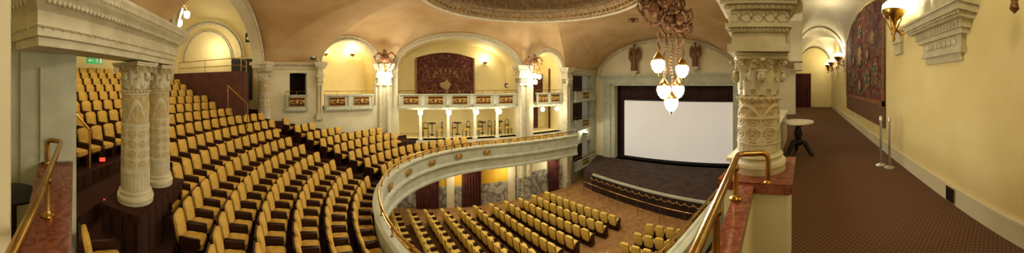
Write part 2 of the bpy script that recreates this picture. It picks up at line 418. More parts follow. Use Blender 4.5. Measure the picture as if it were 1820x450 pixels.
def parapet(name,A,B,p0,p1,z0,z1,npan,off=-.12,lab='pale stone loge parapet with gilded relief panels'):
    a=along(A,B,p0,off,0);c_=along(A,B,p1,off,0);L=(c_-a).length;rot=wrot(A,B)
    o=T(name,lab,'balcony','loge parapets',(a.x,a.y,0),rot); b=MB()
    b.box(0,L,0,.11,z0,z1);b.box(-.04,L+.04,-.06,.11,z1-.07,z1);b.box(-.02,L+.02,-.04,.11,z0,z0+.1);b.box(-.02,L+.02,-.08,.11,z0-.1,z0)
    for i in range(npan+1):
        x=L*i/npan; b.box(max(0,x-.08),min(L,x+.08),-.04,.11,z0,z1)
    k=int(L/.14)
    for i in range(k): b.pill((L*(i+.5)/k,-.085,z0-.05),(.05,.03,.04),1,6,4)
    b.obj('parapet_body',green,o,30)
    for i in range(npan):
        r=relief(min(.8,L/npan-.28),(z1-z0)*.64,i); q=r.obj('relief_panel',[goldp,curt],o,30); q.location=(L*(i+.5)/npan,0,(z0+z1)/2)
    b=MB(); b.tube([(0,.05,z1+.16),(L,.05,z1+.16)],.018,6)
    for i in range(npan*2+1): b.tube([(L*i/npan/2,.05,z1-.01),(L*i/npan/2,.05,z1+.16)],.012,5)
    b.obj('brass_rail',brass,o,60)
    return o
parapet('loge_parapet',P3,P4,709,917,.82,1.5,5)
parapet('loge_parapet',P4,P5,952,995,.82,1.5,2)
parapet('loge_parapet',PM,P3,576,662,.82,1.5,2)
parapet('loge_parapet',P2,PM,508,546,.82,1.5,1)
for (y0,y1) in((163,179),(214,231),(287,302)):
    parapet('box_parapet',P5,P6,1016,1051,zz(y1,16.6),zz(y0,16.6),1,-.3,'small stone box parapet with one gilded panel')
def small_col(z0,z1,r=.09):
    b=MB(); b.lathe([(r*1.6,z0),(r*1.6,z0+.06),(r*1.25,z0+.1),(r,z0+.14),(r*.9,z1-.28),(r*1.1,z1-.26),(r,z1-.22),(r*1.5,z1-.08),(r*1.3,z1-.06)],12)
    b.box(-r*1.6,r*1.6,-r*1.6,r*1.6,z1-.06,z1)
    for i in range(8):
        a=2*pi*i/8; b.pill((r*1.25*cos(a),r*1.25*sin(a),z1-.15),(.03,.03,.07),1,6,5)
    return b
src=None
for px in(747,797,845,885):
    p=along(P3,P4,px,.15,0)
    if src is None:
        src=small_col(-.95,.66).obj('loge_column',stone,None,40,loc=(p.x,p.y,0),label='small pale stone column supporting the loge floor',category='column',group='loge columns')
    else: inst(src,(p.x,p.y,0))
src=None
for px in(747,797,845,885,960,985):
    A,B=(P3,P4) if px<930 else (P4,P5)
    p=along(A,B,px,-.28,.52)
    if src is None:
        src=T('loge_lamp','small glowing glass globe lamp on brass bracket beneath loge','lamp','loge globe lamps',p,wrot(A,B))
        b=MB(); b.pill((0,0,0),(.12,.12,.13)); b.obj('globe',glow2,src,60)
        b=MB(); b.tube([(0,.2,.13),(0,.05,.18),(0,0,.12)],.015,6); b.lathe([(.05,.11),(.03,.15),(.01,.17)],8); b.obj('bracket',brass,src,60)
    else: inst(src,p,wrot(A,B))
    light(p+Vector((.2,0,-.15)),24)
# ---------- tapestries
tapC=tapestry_mat('woven_red_tapestry',['#43150F','#521C13','#5E301C','#704A28','#38160F','#7E5C34'],0,0,0,1.3)
a=along(P3,P4,737,1.9,0);c_=along(P3,P4,857,1.9,0)
L=(c_-a).length;mid=(a+c_)/2
o=T('tapestry','large dark red woven tapestry with vase and floral scrolls','tapestry',None,(mid.x,mid.y,0),wrot(P3,P4))
b=MB(); b.grid(lambda i,j:(-L/2+L*i,.02*sin(i*23),1.0+j*2.6+(.32*sin(pi*i) if j>.99 else 0)),48,8); b.obj('cloth',tapC,o,60)
b=MB();b.box(-L/2,L/2,-.04,-.01,1.0,1.12);b.box(-L/2,-L/2+.1,-.04,-.01,1.0,3.6);b.box(L/2-.1,L/2,-.04,-.01,1,3.6);b.obj('woven_border',goldd,o)
b=MB();b.lathe([(.02,1.45),(.22,1.5),(.1,1.6),(.3,1.85),(.34,2.05),(.16,2.2),(.22,2.28)],14,0,Matrix.Diagonal((1,.1,1,1)))
for k in range(7):
    t=-1.2+k*.4; b.pill((.75*sin(t),-.03,2.3+.55*cos(t)),(.12,.02,.12),1,8,5,1); b.tube([(0,-.02,2.25),(.4*sin(t),-.02,2.3+.3*cos(t)),(.75*sin(t),-.02,2.3+.55*cos(t))],.02,4,1)
for sx in(-1,1):
    for q in(0,1): b.tube([(sx*(.5+.9*t),-.02,1.6+q*.9+.35*sin(t*9+q)) for t in [i/20 for i in range(21)]],.03,4,1)
b.obj('woven_vase_and_scrolls',[M('woven_ivory','#8C7448','#A08858',9,.9),M('woven_ochre','#6E4C28','#825E34',9,.9)],o,60)
WX=2.36
def rw(px,py,x=WX):
    t=th(px); r=x/sin(-t); return Vector((x,r*cos(t),zz(py,r)))
b=MB(); b.box(WX,WX+.3,-3.2,22.3,-.3,6); b.obj('wall_corridor',yellow,**S)
b=MB(); b.box(WX-.03,WX,-3,22,0,.28);b.box(WX-.045,WX,-3,22,.26,.3); b.obj('baseboard_corridor',cream,**S)
b=MB(); b.box(-2.3,2.6,22,22.3,-.3,6.5); b.obj('wall_corridor_end',yellow,**S)
tapR=tapestry_mat('woven_floral_tapestry',['#5A2018','#6E2C1C','#3A4E38','#8A5A30','#36484A','#9A7440'],10.3,0,1,1.1)
o=T('tapestry','tall floral woven tapestry in red and green with fringe','tapestry')
b=MB(); b.grid(lambda i,j:(WX-.05+.015*sin(i*30),7.0+6.6*i,1.35+j*(3.2+.5*sin(pi*i))),60,8); b.obj('cloth',tapR,o,60)
b=MB()
for y0,y1,z0,z1 in((7,13.6,1.35,1.5),(7,7.15,1.35,4.55),(13.45,13.6,1.35,4.55)): b.box(WX-.09,WX-.06,y0,y1,z0,z1)
b.obj('woven_border',M('woven_border_red','#6A2A1A','#94683A',18,.9),o)
b=MB(); b.grid(lambda i,j:(WX-.04-.03*abs(sin(i*160)),7.0+6.6*i,.7+.65*j),160,2); b.obj('fringe',M('brown_fringe','#5B3F26','#7C5838',30,.9),o,50)
mt=M('woven_teal','#2C4A4C','#4A5A48',9,.9);mf_=M('woven_flower','#94603A','#B08A54',9,.9)
for (y,z,r,mm) in((9.0,2.2,.3,0),(11.6,2.2,.3,0),(10.3,3.2,.42,1),(8.3,3.6,.25,1),(12.3,3.6,.25,1),(10.3,1.95,.26,1),(9.0,3.1,.2,1),(11.6,3.1,.2,1),(7.9,2.5,.2,0),(12.7,2.5,.2,0),(10.3,4.2,.25,0)):
    b=MB();X=Matrix.Translation((WX-.06,y,z))@Matrix.Rotation(-pi/2,4,'Y'); b.lathe([(r,0),(r*.9,.02),(r*.55,.02),(r*.5,.03),(0.01,.035)],20,0,X)
    for i in range(8): b.pill((r*.95*cos(i*pi/4),r*.95*sin(i*pi/4),.01),(r*.3,r*.3,.015),1,8,4,1,X)
    b.obj('woven_medallion',[mt,mf_] if mm==0 else [mf_,mt],o,50)
bays=[(-3.1,5.9),(5.9,14.3),(14.3,22.0)]
b=MB();VZ=3.35;VH=1.95
for y0,y1 in bays:
    def fn(i,j):
        x=-.6+(WX+.6)*i; u=2*i-1; v=2*j-1
        return (x,y0+(y1-y0)*j,VZ+VH*max(sqrt(max(0,1-u*u)),sqrt(max(0,1-v*v))))
    b.grid(fn,28,44)
b.obj('ceiling_corridor',cream,smooth=40,**S)
for y in(5.9,14.3,21.9):
    b=MB(); b.grid(lambda i,j:(.88-(1.48-.1*(.2<j<.8))*cos(pi*i),y-.25+.5*j,VZ-.02+(VH-.12)*sin(pi*i)),30,3); b.obj('trim_vault_rib',stone,smooth=40,**S)
    b=MB(); b.box(WX-.12,WX,y-.28,y+.28,VZ-.32,VZ-.05);b.box(WX-.18,WX,y-.34,y+.34,VZ-.05,VZ+.05);b.box(WX-.08,WX,y-.22,y+.22,VZ-.6,VZ-.32);b.obj('trim_corbel',stone,**S)
for y0,y1 in bays: archivolt('trim_lunette',V2(WX,y1),V2(WX,y0),.2,y1-y0-.2,VZ+.0,VZ+VH-.12,.14,.07,stone,studs=True)
def curtain(name,p,q,z0,z1,mat,label,amp=.05,folds=9):
    p=Vector(p);q=Vector(q);d=(q-p);L=d.length;d.normalize();nn=Vector((-d.y,d.x,0))
    o=T(name,label,'curtain'); b=MB()
    for sd in(0,1): b.grid(lambda i,j:tuple((p+d*L*i+nn*(amp*sin(i*folds*2*pi)*(1-.3*j)+sd*.02)).xy)+(z0+(z1-z0)*j,),folds*8,3)
    b.obj('cloth',mat,o,70)
    b=MB(); a=p+nn*-amp*1.2;c2=q+nn*-amp*1.2; b.tube([(a.x,a.y,z1+.03),(c2.x,c2.y,z1+.03)],.025,8); b.obj('curtain_pole',brass,o,60)
    return o
curtain('curtain',(-1.15,21.7,0),(.55,21.7,0),0,2.9,curt,'maroon curtain covering corridor end doorway')
o=T('wall_console','carved pale stone classical cornice bracket on yellow wall','ornament')
b=MB(); y0,y1=2.85,4.75
steps=[(2.38,2.5,.06,.35),(2.5,2.58,.12,.28),(2.58,2.78,.09,.3),(2.78,2.86,.16,.2),(2.86,2.98,.2,.15),(2.98,3.06,.3,.06),(3.06,3.16,.36,0),(3.16,3.2,.4,-.04)]
for z0,z1,dx,ins in steps: b.box(WX-dx,WX-.001,y0+ins,y1-ins,z0,z1)
for i in range(16): b.pill((WX-.2,y0+.25+(y1-y0-.5)*i/15,2.92),(.04,.045,.05),1,6,5)
for i in range(24): b.pill((WX-.33,y0+.05+(y1-y0-.1)*i/23,3.03),(.03,.03,.03),1,6,4)
for i in range(7): b.pill((WX-.1,y0+.5+(y1-y0-1.)*i/6,2.68),(.03,.08,.06),1,8,5)
b.obj('cornice_body',stone,o,30)
b=MB(); b.box(WX-.1,WX-.001,3.05,4.55,3.2,4.2);b.box(WX-.14,WX-.001,3.25,4.35,3.3,4.1); b.grid(lambda i,j:(WX-.16-.05*abs(sin(i*9)*sin(j*8)),3.3+1.0*i,3.35+.7*j),24,18); b.obj('niche_panel',stone,o,30)
p=rw(1693,347); o=T('vent_grille','small dark metal floor vent set in the wall base','vent'); b=MB(); b.box(WX-.06,WX-.05,p.y-.12,p.y+.12,.03,.27); b.obj('frame',brass,o)
b=MB()
for i in range(7): b.box(WX-.07,WX-.055,p.y-.1,p.y+.1,.045+i*.031,.068+i*.031)
b.box(WX-.058,WX-.056,p.y-.1,p.y+.1,.04,.26)
b.obj('louvre',black,o)
def sconce(x,y,z,s,src=None):
    if src is not None: return inst(src,(x,y,z),0,s)
    o=T('wall_sconce','ornate brass torch sconce with glowing glass bowl','lamp','corridor wall sconces',(x,y,z)); o.scale=(s,)*3
    b=MB(); b.lathe([(.02,-.55),(.05,-.5),(.03,-.42),(.07,-.3),(.05,-.2),(.09,-.08),(.2,0),(.26,.08),(.27,.14),(.24,.15)],16)
    for i in range(8):
        a=2*pi*i/8; b.tube([(.06*cos(a),.06*sin(a),-.3),(.14*cos(a),.14*sin(a),-.15),(.2*cos(a),.2*sin(a),-.02)],.012,5)
    b.obj('torch_stem',brass,o,50)
    b=MB(); b.lathe([(.2,.1),(.26,.18),(.25,.25),(.18,.32),(.08,.37),(.01,.39)],16); b.obj('glass_bowl',glow,o,60)
    b=MB(); b.tube([(.05,0,-.25),(.2,0,-.38),(.33,0,-.3),(.36,0,-.2)],.03,8); b.lathe([(.1,0),(.09,.04),(.03,.06)],12,0,Matrix.Translation((.39,0,-.22))@Matrix.Rotation(-pi/2,4,'Y')); b.obj('wall_bracket',brass,o,60)
    return o
s1_=sconce(WX-.42,5.25,3.5,1.0)
for y in(14.3,18,20.6): sconce(WX-.42,y,3.45,1.0,s1_)
for y in(5.25,14.3,18.,20.6): light((WX-.47,y,4.05),42,size=.1)
o=T('hanging_lamp','small brass pendant hanging near the yellow wall','lamp',None,tuple(rw(1803,0,2.1))); b=MB(); b.lathe([(.01,-.15),(.06,-.1),(.04,-.02),(.08,.05),(.02,.1),(.01,.6)],10); b.obj('pendant_body',bronze,o,50)
src=None
for dx,dy in((0,0),(.14,-.25)):
    p=(1.85+dx,5.9+dy,0)
    if src is None:
        src=T('stanchion','slim grey metal barrier post with round base','barrier post','barrier posts',p)
        b=MB(); b.lathe([(.13,0),(.13,.02),(.08,.04),(.03,.07)],20); b.obj('base',chrome,src,40)
        b=MB(); b.lathe([(.03,.05),(.03,1.1),(.045,1.1),(.045,1.2),(.03,1.22)],14); b.obj('post',chrome,src,40)
    else: inst(src,p)
o=T('round_table','white round marble table on dark carved cabriole pedestal','table',None,(-.18,7.1,0))
b=MB(); b.lathe([(.42,.9),(.45,.91),(.45,.94),(.43,.96)],32); b.obj('tabletop',stone,o,40)
b=MB(); b.lathe([(.05,.9),(.16,.86),(.07,.8),(.13,.6),(.08,.45),(.14,.38),(.1,.28)],14)
for i in range(3):
    a=2*pi*i/3-.35; b.tube([(.05*cos(a),.05*sin(a),.38),(.2*cos(a),.2*sin(a),.36),(.32*cos(a),.32*sin(a),.16),(.38*cos(a),.38*sin(a),.06),(.46*cos(a),.46*sin(a),.05)],[.08,.08,.06,.045,.05],8)
b.obj('pedestal',black,o,50)
# ---------- ornate columns
recess=M('recess_gold','#B09A66','#C6B280',14,.7,bump=.5)
def leaf(b,r0,z0,h,w,a,curl,m=0):
    def fn(i,j):
        s=(i-.5)*2; ww=w*(.55+.6*sin(pi*min(j*1.1,1)))*(1+.18*sin(j*26))*(1 if j<.8 else (1-j)*4+.2)
        out=r0+.02+.25*curl*j*j+curl*max(0,j-.7)*2.2; z=z0+h*j-(max(0,j-.8)**2)*h*6
        out-= .012*abs(s)*2; aa=a+s*ww/max(r0,.05)
        return (out*cos(aa),out*sin(aa),z+.015*(1-abs(s)))
    b.grid(fn,6,12,m)
def spiral(b,c,ax,r,m=0,flip=1):
    pts=[]
    for i in range(26):
        t=i/25; rr=r*(1-t*.85); ang=-pi/2+flip*t*4.2*pi; pts.append(Vector(c)+ax*rr*cos(ang)+Vector((0,0,1))*rr*sin(ang))
    b.tube(pts,[r*.16*(1-.5*i/25) for i in range(26)],6,m)
def ornate(name,x,y,z0,R,hs,hc,label,nu=96,nv=110,rot=0.):
    o=T(name,label,'column',None,(x,y,z0),rot)
    b=MB(); 
    b.lathe([(R*1.28,0),(R*1.28,.05),(R*1.32,.07),(R*1.28,.1),(R*1.12,.12),(R*1.1,.14),(R*1.18,.16),(R*1.05,.19),(R,.2)],40); b.obj('base',stone,o,40)
    def pat(i,j):
        u=i*8; zt=j*hs; 
        if zt<hs*.16: 
            return .5+.5*abs(sin(i*2*pi*12)), 0
        if abs(zt/hs-.18)<.02 or abs(zt/hs-.66)<.018 or zt>hs*.97: return 1.4,0
        if zt<hs*.66:
            v=zt/(R*2*pi/8)
            fu=(u%1)-.5; fv=(v%1)-.5
            rr=sqrt(fu*fu+fv*fv); oc=max(abs(fu),abs(fv),(abs(fu)+abs(fv))*.74)
            if oc>.42: return 1,0
            if oc>.34: return .2,1
            if oc>.28: return .9,0
            return .3+.9*max(0,cos(rr*13)) ,1
        k=(u/2%1)-.5; v=(zt/hs-.68)/.28
        sw=abs((.75-1.9*k*k*2)-v*1.0)
        return (1.2 if sw<.09 else .2+.8*max(0,cos(k*14)*cos(v*9))), 0 if sw<.12 else 1
    b=MB()
    def fn(i,j):
        h,_=pat(i,j); r=R*(1-.06*j)*(1+.05*h); return (r*cos(2*pi*i),r*sin(2*pi*i),.2+(hs-.2)*j)
    b.grid(fn,nu*2,nv,0,None,lambda i,j: pat(i,j)[1]); b.obj('shaft',[stone,recess],o,60)
    b=MB(); rb=R*.92
    b.lathe([(rb*1.08,hs-.02),(rb*1.12,hs),(rb*1.05,hs+.03),(rb*.95,hs+.04),(rb*.98,hs+hc*.5),(rb*1.25,hs+hc*.85),(rb*1.3,hs+hc*.87)],40,1)
    for i in range(24): b.pill((rb*1.12*cos(i*pi/12),rb*1.12*sin(i*pi/12),hs+.01),(.022,.022,.018),1,6,4)
    for i in range(8): leaf(b,rb,hs+.04,hc*.42,rb*.36,i*pi/4,rb*.22)
    for i in range(8): leaf(b,rb*1.02,hs+.04+hc*.12,hc*.6,rb*.34,i*pi/4+pi/8,rb*.26)
    for i in range(4):
        a=pi/4+i*pi/2; ax=Vector((cos(a),sin(a),0)); c0=ax*rb*1.42; spiral(b,(c0.x,c0.y,hs+hc*.76),ax,rb*.26,0)
        for sd in(-1,1):
            tx=Vector((-sin(i*pi/2),cos(i*pi/2),0))*sd; c1=Vector((cos(i*pi/2),sin(i*pi/2),0))*rb*1.22+tx*rb*.35
            spiral(b,(c1.x,c1.y,hs+hc*.76),tx,rb*.2,0)
        a=i*pi/2; X=Matrix.Rotation(a,4,'Z')@Matrix.Translation((rb*1.2,0,hs+hc*.5))
        b.pill((0,0,0),(rb*.2,rb*.22,rb*.3),1,10,8,0,X); b.pill((rb*.2,0,-.01),(rb*.06,rb*.05,rb*.1),1,6,5,0,X)
        for s_ in(-1,1): b.pill((rb*.17,s_*rb*.09,rb*.08),(rb*.05,rb*.05,rb*.03),1,6,4,0,X); b.pill((rb*.12,s_*rb*.13,-rb*.06),(rb*.07,rb*.06,rb*.06),1,6,5,0,X)
        b.pill((rb*.18,0,-rb*.15),(rb*.05,rb*.08,rb*.025),1,6,4,0,X); b.pill((0,0,rb*.26),(rb*.16,rb*.3,rb*.1),1,8,5,0,X)
        b.pill((rb*.25,0,hc*.34),(rb*.1,rb*.14,rb*.1),1,8,5,0,X)
    b.obj('capital_carving',[stone,recess],o,50)
    b=MB(); A_=rb*1.5
    pts=[]
    for i in range(4):
        a0=pi/4+i*pi/2;a1=a0+pi/2
        for k in range(8):
            t=k/8; q=V2(cos(a0),sin(a0))*(1-t)+V2(cos(a1),sin(a1))*t; q=q*A_*1.15*(1-.12*sin(pi*t)); pts.append(q)
    b.prism(pts,hs+hc*.87,hs+hc*.94); b.prism([p*1.05 for p in pts],hs+hc*.94,hs+hc); b.obj('abacus',stone,o,30)
    return o
CXr,CYr=-.5,2.72
ornate('carved_column',CXr,CYr,1.09,.228,.75,.48,'richly carved cream stone column with mask capital on parapet',rot=.3,nv=140)
o=T('column_entablature','stacked carved stone entablature block above the capital','ornament',None,(CXr,CYr,0),.17); b=MB()
for z0,z1,h in((2.325,2.4,.31),(2.4,2.52,.27),(2.52,2.56,.3),(2.56,2.6,.33),(2.6,2.74,.28),(2.74,2.78,.33),(2.78,2.84,.37),(2.84,2.92,.42),(2.92,3.0,.46),(3.0,3.3,.3)): b.box(-h,h,-h,h,z0,z1)
for sd in range(4):
    X=Matrix.Rotation(sd*pi/2,4,'Z')
    for i in range(12): b.pill((.32,-.3+.6*i/11,2.76),(.03,.022,.028),1,6,5,0,X); b.pill((.41,-.4+.8*i/11,2.88),(.03,.025,.03),1,6,5,0,X)
    for i in range(16): b.pill((.3,-.28+.56*i/15,2.54),(.02,.014,.02),1,6,4,0,X)
    for i in range(5): b.tube([X@Vector((.285,-.24+.12*i+.05*cos(t),2.67+.05*sin(t))) for t in [k*2*pi/10 for k in range(10)]],.012,5,0,None,True)
b.obj('entablature_body',stone,o,30)
slab=[V2(-.72,2.3),V2(-.61,2.25),V2(-.51,1.28),V2(-.36,0),V2(-.3,-1.35),V2(-.7,-3.04),V2(-.28,-3.0),V2(0,-1.38),V2(-.12,0),V2(-.36,1.33),V2(-.46,2.25),V2(-.13,2.25),V2(-.13,2.3)]
b=MB(); b.box(-.76,-.16,2.29,3.1,-1.9,1.0); b.prism([V2(-.58,2.29),V2(-.49,1.28),V2(-.34,0),V2(-.27,-1.35),V2(-.66,-2.95),V2(-.32,-2.95),V2(-.03,-1.38),V2(-.14,0),V2(-.38,1.33),V2(-.47,2.29)],-1.9,1.0); b.box(-.95,-.65,3.1,9.3,-1.9,1.0);b.box(-1.0,-.6,3.1,9.3,1.0,1.05); b.obj('wall_gallery_parapet',cream,**S)
b=MB(); b.prism(slab,1.0,1.07); b.box(-.82,-.11,2.27,3.14,1.0,1.09); b.obj('trim_parapet_slab',redm,**S)
def brassrail(pts,posts,label):
    o=T('handrail',label,'railing'); b=MB(); 
    P=[Vector(p) for p in pts]; sm=[P[0]]
    for i in range(1,len(P)-1):
        a=P[i]+(P[i-1]-P[i]).normalized()*.07; c2=P[i]+(P[i+1]-P[i]).normalized()*.07
        for k in range(6): t=k/5; sm.append(a*(1-t)**2+P[i]*2*t*(1-t)+c2*t*t)
    sm.append(P[-1]); b.tube(sm,.026,12); b.obj('rail_tube',brass,o,60)
    for p in posts:
        b=MB(); z1=p[2]; b.lathe([(.05,1.07),(.05,1.085),(.028,1.1),(.022,1.12),(.018,z1-.06),(.03,z1-.05),(.03,z1-.02),(.015,z1)],14); q=b.obj('post',brass,o,50); q.location=(p[0],p[1],0)
    return o
brassrail([(-.3,.1,1.36),(-.46,1.25,1.36),(-.6,2.22,1.36),(-.34,2.32,1.36),(-.34,2.32,1.1)],[(-.55,1.95,1.36),(-.46,1.25,1.36),(-.34,2.32,1.12)],'curved polished brass handrail on red marble parapet')
brassrail([(.03,-.9,1.36),(-.14,-1.46,1.36),(-.5,-2.75,1.36),(-.36,-2.88,1.36),(-.36,-2.88,1.1)],[(-.22,-1.75,1.36),(-.36,-2.88,1.12)],'polished brass handrail bending over red marble ledge')
ornate('carved_column',-1.83,-3.56,.18,.225,1.7,.46,'cream carved stone column with coffered shaft and mask capital',rot=.4,nv=160)
ornate('carved_column',-2.5,-3.92,.18,.2,1.7,.46,'second cream carved stone column of the pair',rot=.4,nv=160)
b=MB(); d=(V2(-2.48,-3.92)-V2(-1.83,-3.56)).normalized(); n=V2(-d.y,d.x); c0=V2(-1.83,-3.56)-d*.42; c1=V2(-2.48,-3.92)+d*.36
b.prism([c0-n*.34,c1-n*.34,c1+n*.34,c0+n*.34],-.8,.1); b.prism([c0-n*.36-d*.02,c1-n*.36+d*.02,c1+n*.36+d*.02,c0+n*.36-d*.02],.1,.18); b.obj('floor_column_plinth',carpet,**S)
e1=V2(-.68,-2.78); e2=V2(-2.68,-4.0)
dirE=(e2-e1).normalized(); nE=V2(-dirE.y,dirE.x)
b=MB(); hw=.2
loop=[V2(-.1,-2.48)+nE*hw,e2+nE*hw,e2-nE*hw,V2(-.1,-2.48)-nE*hw]
area_=sum(loop[i-1].x*loop[i].y-loop[i].x*loop[i-1].y for i in range(4))
if area_<0: loop=loop[::-1]
prof=[(-.2,2.36),(0,2.36),(0,2.44),(.03,2.45),(.03,2.52),(.05,2.54),(.03,2.57),(.03,2.68),(.06,2.71),(.1,2.74),(.13,2.77),(.16,2.82),(.2,2.85),(.22,2.91),(.24,2.95),(.22,3.0),(-.2,3.04)]
sweep(b,loop,prof,0,True)
for e in range(4):
    p,q=loop[e-1],loop[e]; L=(q-p).length; dd=(q-p)/L; nn=V2(dd.y,-dd.x); k=int(L/.06)
    for i in range(k):
        c_=p+dd*L*(i+.5)/k; b.pill((c_.x+nn.x*.12,c_.y+nn.y*.12,2.755),(.02,.02,.032),1,6,4); 
        if i%2==0: b.pill((c_.x+nn.x*.045,c_.y+nn.y*.045,2.535),(.018,.018,.018),1,5,4)
        b.pill((c_.x+nn.x*.215,c_.y+nn.y*.215,2.88),(.018,.018,.024),1,5,4)
b.obj('trim_entablature',stone,smooth=35,**S)
b=MB(); b.box(-.72,-.05,-3.3,-2.95,-1.9,2.4); b.box(-.05,2.5,-3.25,-3.0,-.3,6); b.box(-.66,-.28,-2.95,-2.9,1.1,2.2); b.obj('wall_corridor_rear',green,**S)
b=MB(); b.box(.028,.6,-1.35,-1.1,-.3,4.5); b.obj('wall_near_jamb',cream,**S)
o=T('side_table','small dark round side table beside the ledge','table',None,(.02,-2.3,0)); b=MB(); b.lathe([(.2,.98),(.22,.99),(.22,1.01),(.2,1.02)],24); b.obj('tabletop',black,o,40)
b=MB(); b.lathe([(.16,0),(.14,.03),(.03,.06),(.025,.98)],14); b.obj('pedestal',black,o,40)
# ---------- rear hall
b=MB(); b.prism([V2(-10.6,-7.2),V2(-7.6,-11.5),V2(-7.9,-11.7),V2(-10.9,-7.3)],-1,6.2); b.prism([V2(-7.7,-11.5),V2(2.4,-11.5),V2(2.4,-11.8),V2(-7.7,-11.8)],-1,6.2); b.prism([V2(-10,-6.75),V2(-10,-6.55),V2(-10.9,-7.2),V2(-10.6,-7.4)],-1,6.2); b.prism([V2(0,-11.5),V2(.2,-11.5),V2(.2,-3.1),V2(0,-3.1)],-1,6.2); b.obj('wall_rear',yellow,**S)
b=MB(); b.grid(lambda i,j:(-11+11.3*i,-12+9.6*j,5.0+.9*sin(pi*i)),24,2)
b.obj('ceiling_rear',yellow,smooth=50,**S)
A_,B_=V2(-10.5,-7.35),V2(-7.65,-11.4)
archivolt('trim_rear_arch',B_,A_,.7,4.1,3.4,5.1,.2,.1,stone)
archivolt('trim_rear_arch',B_,A_,1.2,3.6,3.2,4.7,.12,.06,stone)
b=MB(); b.prism([V2(-8.1,-6.3),V2(-7.7,-10.6),V2(-9.2,-9.0),V2(-9.6,-7.2)],-1,2.55); b.obj('wall_booth',maroon,**S)
b=MB(); b.prism([V2(-9.75,-8.45),V2(-10.35,-7.6),V2(-10.3,-7.5),V2(-9.7,-8.35)],1.2,3.3); b.obj('door_rear',black,**S)
o=T('handrail','thin brass guard rail standing on maroon partition','railing'); b=MB(); pp=[(-7.8,-10.3),(-7.95,-8.5),(-8.12,-6.5),(-9.4,-7.2)]
for z in(2.8,3.1): b.tube([(x,y,z) for x,y in pp],.018,6)
for x,y in pp: b.tube([(x,y,2.55),(x,y,3.1)],.018,6)
b.obj('rail_tube',brass,o,60)
o=T('handrail','sloping brass stair handrail near dark doorway','railing'); p=at(405,9.5,152);q=at(440,9.3,185); b=MB(); b.tube([p,q],.022,8)
for w in(p,q): b.tube([w,(w.x,w.y,w.z-.9)],.018,6)
b.obj('rail_tube',brass,o,60)
o=T('handrail','short brass stair handrail on stepped aisle','railing'); p=at(128,4.6,195);q=at(160,4.0,232); b=MB(); b.tube([p,q],.022,8)
for w in(p,q): b.tube([w,(w.x,w.y,w.z-.6)],.018,6)
b.obj('rail_tube',brass,o,60)
def speaker(p,rot,s=1,label='small black loudspeaker mounted on the wall'):
    o=T('loudspeaker',label,'speaker',None,p,rot); b=MB(); b.pill((0,0,0),(.16*s,.12*s,.22*s),.25,12,8); b.obj('cabinet',black,o,40)
    b=MB(); b.lathe([(.11*s,0),(.09*s,.01),(.02,.02)],16,0,Matrix.Translation((0,-.125*s,-.05*s))@Matrix.Rotation(pi/2,4,'X')); b.obj('driver_cone',chrome,o,40)
speaker(at(442,12,67),2.3);
for px in(519,532,557): speaker(at(px,12.0,96 if px<540 else 100),2.0,.8)
speaker(at(900,13.0,152),1.57,.5)
o=T('exit_sign','green illuminated exit sign with running figure and arrow','sign',None,at(168,11.0,108)); o.rotation_euler[2]=pi+.35
b=MB(); b.box(-.42,.42,-.04,.04,-.14,.14); b.tube([(-.3,0,.14),(-.3,0,.6)],.01,5); b.tube([(.3,0,.14),(.3,0,.6)],.01,5); b.obj('sign_box',signg,o)
b=MB(); b.box(-.34,-.1,-.05,-.04,-.02,.02);b.add([(-.38,-.045,0),(-.28,-.045,.07),(-.28,-.045,-.07)],[(0,1,2)]); b.obj('arrow',white,o)
b=MB(); b.pill((.12,-.045,.08),(.025,.005,.025),1,8,5); b.tube([(.12,-.045,.07),(.1,-.045,-.01),(.16,-.045,-.05),(.14,-.045,-.1)],.014,5); b.tube([(.1,-.045,-.01),(.04,-.045,-.08)],.014,5); b.tube([(.05,-.045,.02),(.12,-.045,.04),(.19,-.045,.01)],.01,5); b.obj('running_figure',white,o)
b=MB(); b.box(.26,.36,-.05,-.04,-.1,.1); b.obj('doorway_symbol',white,o)
# ---------- piers
def pier(P,z0,w,dep,label,rot,ztop=3.05):
    o=T('pier',label,'column',None,(P.x,P.y,0),rot); b=MB(); h=w/2
    b.box(-h,h,-dep,.1,z0,2.45); b.box(-h-.06,h+.06,-dep-.06,.1,z0,z0+.25); b.box(-h-.03,h+.03,-dep-.03,.1,z0+.25,z0+.33); b.obj('pier_body',stone,o,30)
    for s_ in(-1,1):
        b=MB();X=Matrix.Translation((s_*h*.55,-dep,0)); r=min(.12,h*.34); b.lathe([(r*1.25,z0+.3),(r,z0+.4),(r,1.9),(r*1.25,1.92),(r,1.96)],16,0,X); b.obj('half_column',stone,o,40)
    b=MB()
    for z1_,z2_,e in((1.95,2.05,.02),(2.05,2.35,.0),(2.35,2.45,.08),(2.45,2.6,.03),(2.6,2.75,.0),(2.75,2.85,.1),(2.85,2.95,.16),(2.95,ztop,.2)): b.box(-h-e,h+e,-dep-.12-e,.1+e*.5,z1_,z2_)
    for i in range(5):
        x=-h+w*(i+.5)/5; b.pill((x,-dep-.14,2.2),(.06,.05,.14),1,8,6); b.pill((x,-dep-.18,2.32),(.05,.05,.05),1,6,5)
    for i in range(10): b.pill((-h+w*(i+.5)/10,-dep-.24,2.8),(.03,.03,.04),1,6,4)
    b.obj('capital_carving',stone,o,35)
    return o
pier(P3,-1.0,.75,.3,'pale stone pier with paired half columns and capital',wrot(P3,P4))
pier(P4,-4.5,.7,.3,'tall pale stone pier rising from stalls to ceiling',wrot(P4,P5))
pier(P5,-4.5,.45,.2,'slim pale stone pilaster beside the stage boxes',wrot(P5,P6))
pier(PM,.3,.24,.12,'narrow pale stone pilaster at corner loge',wrot(P2,P3))
ornate('carved_column',P2.x,P2.y,.2,.3,1.95,.55,'cream carved stone column supporting rear arch',nu=48,nv=60)
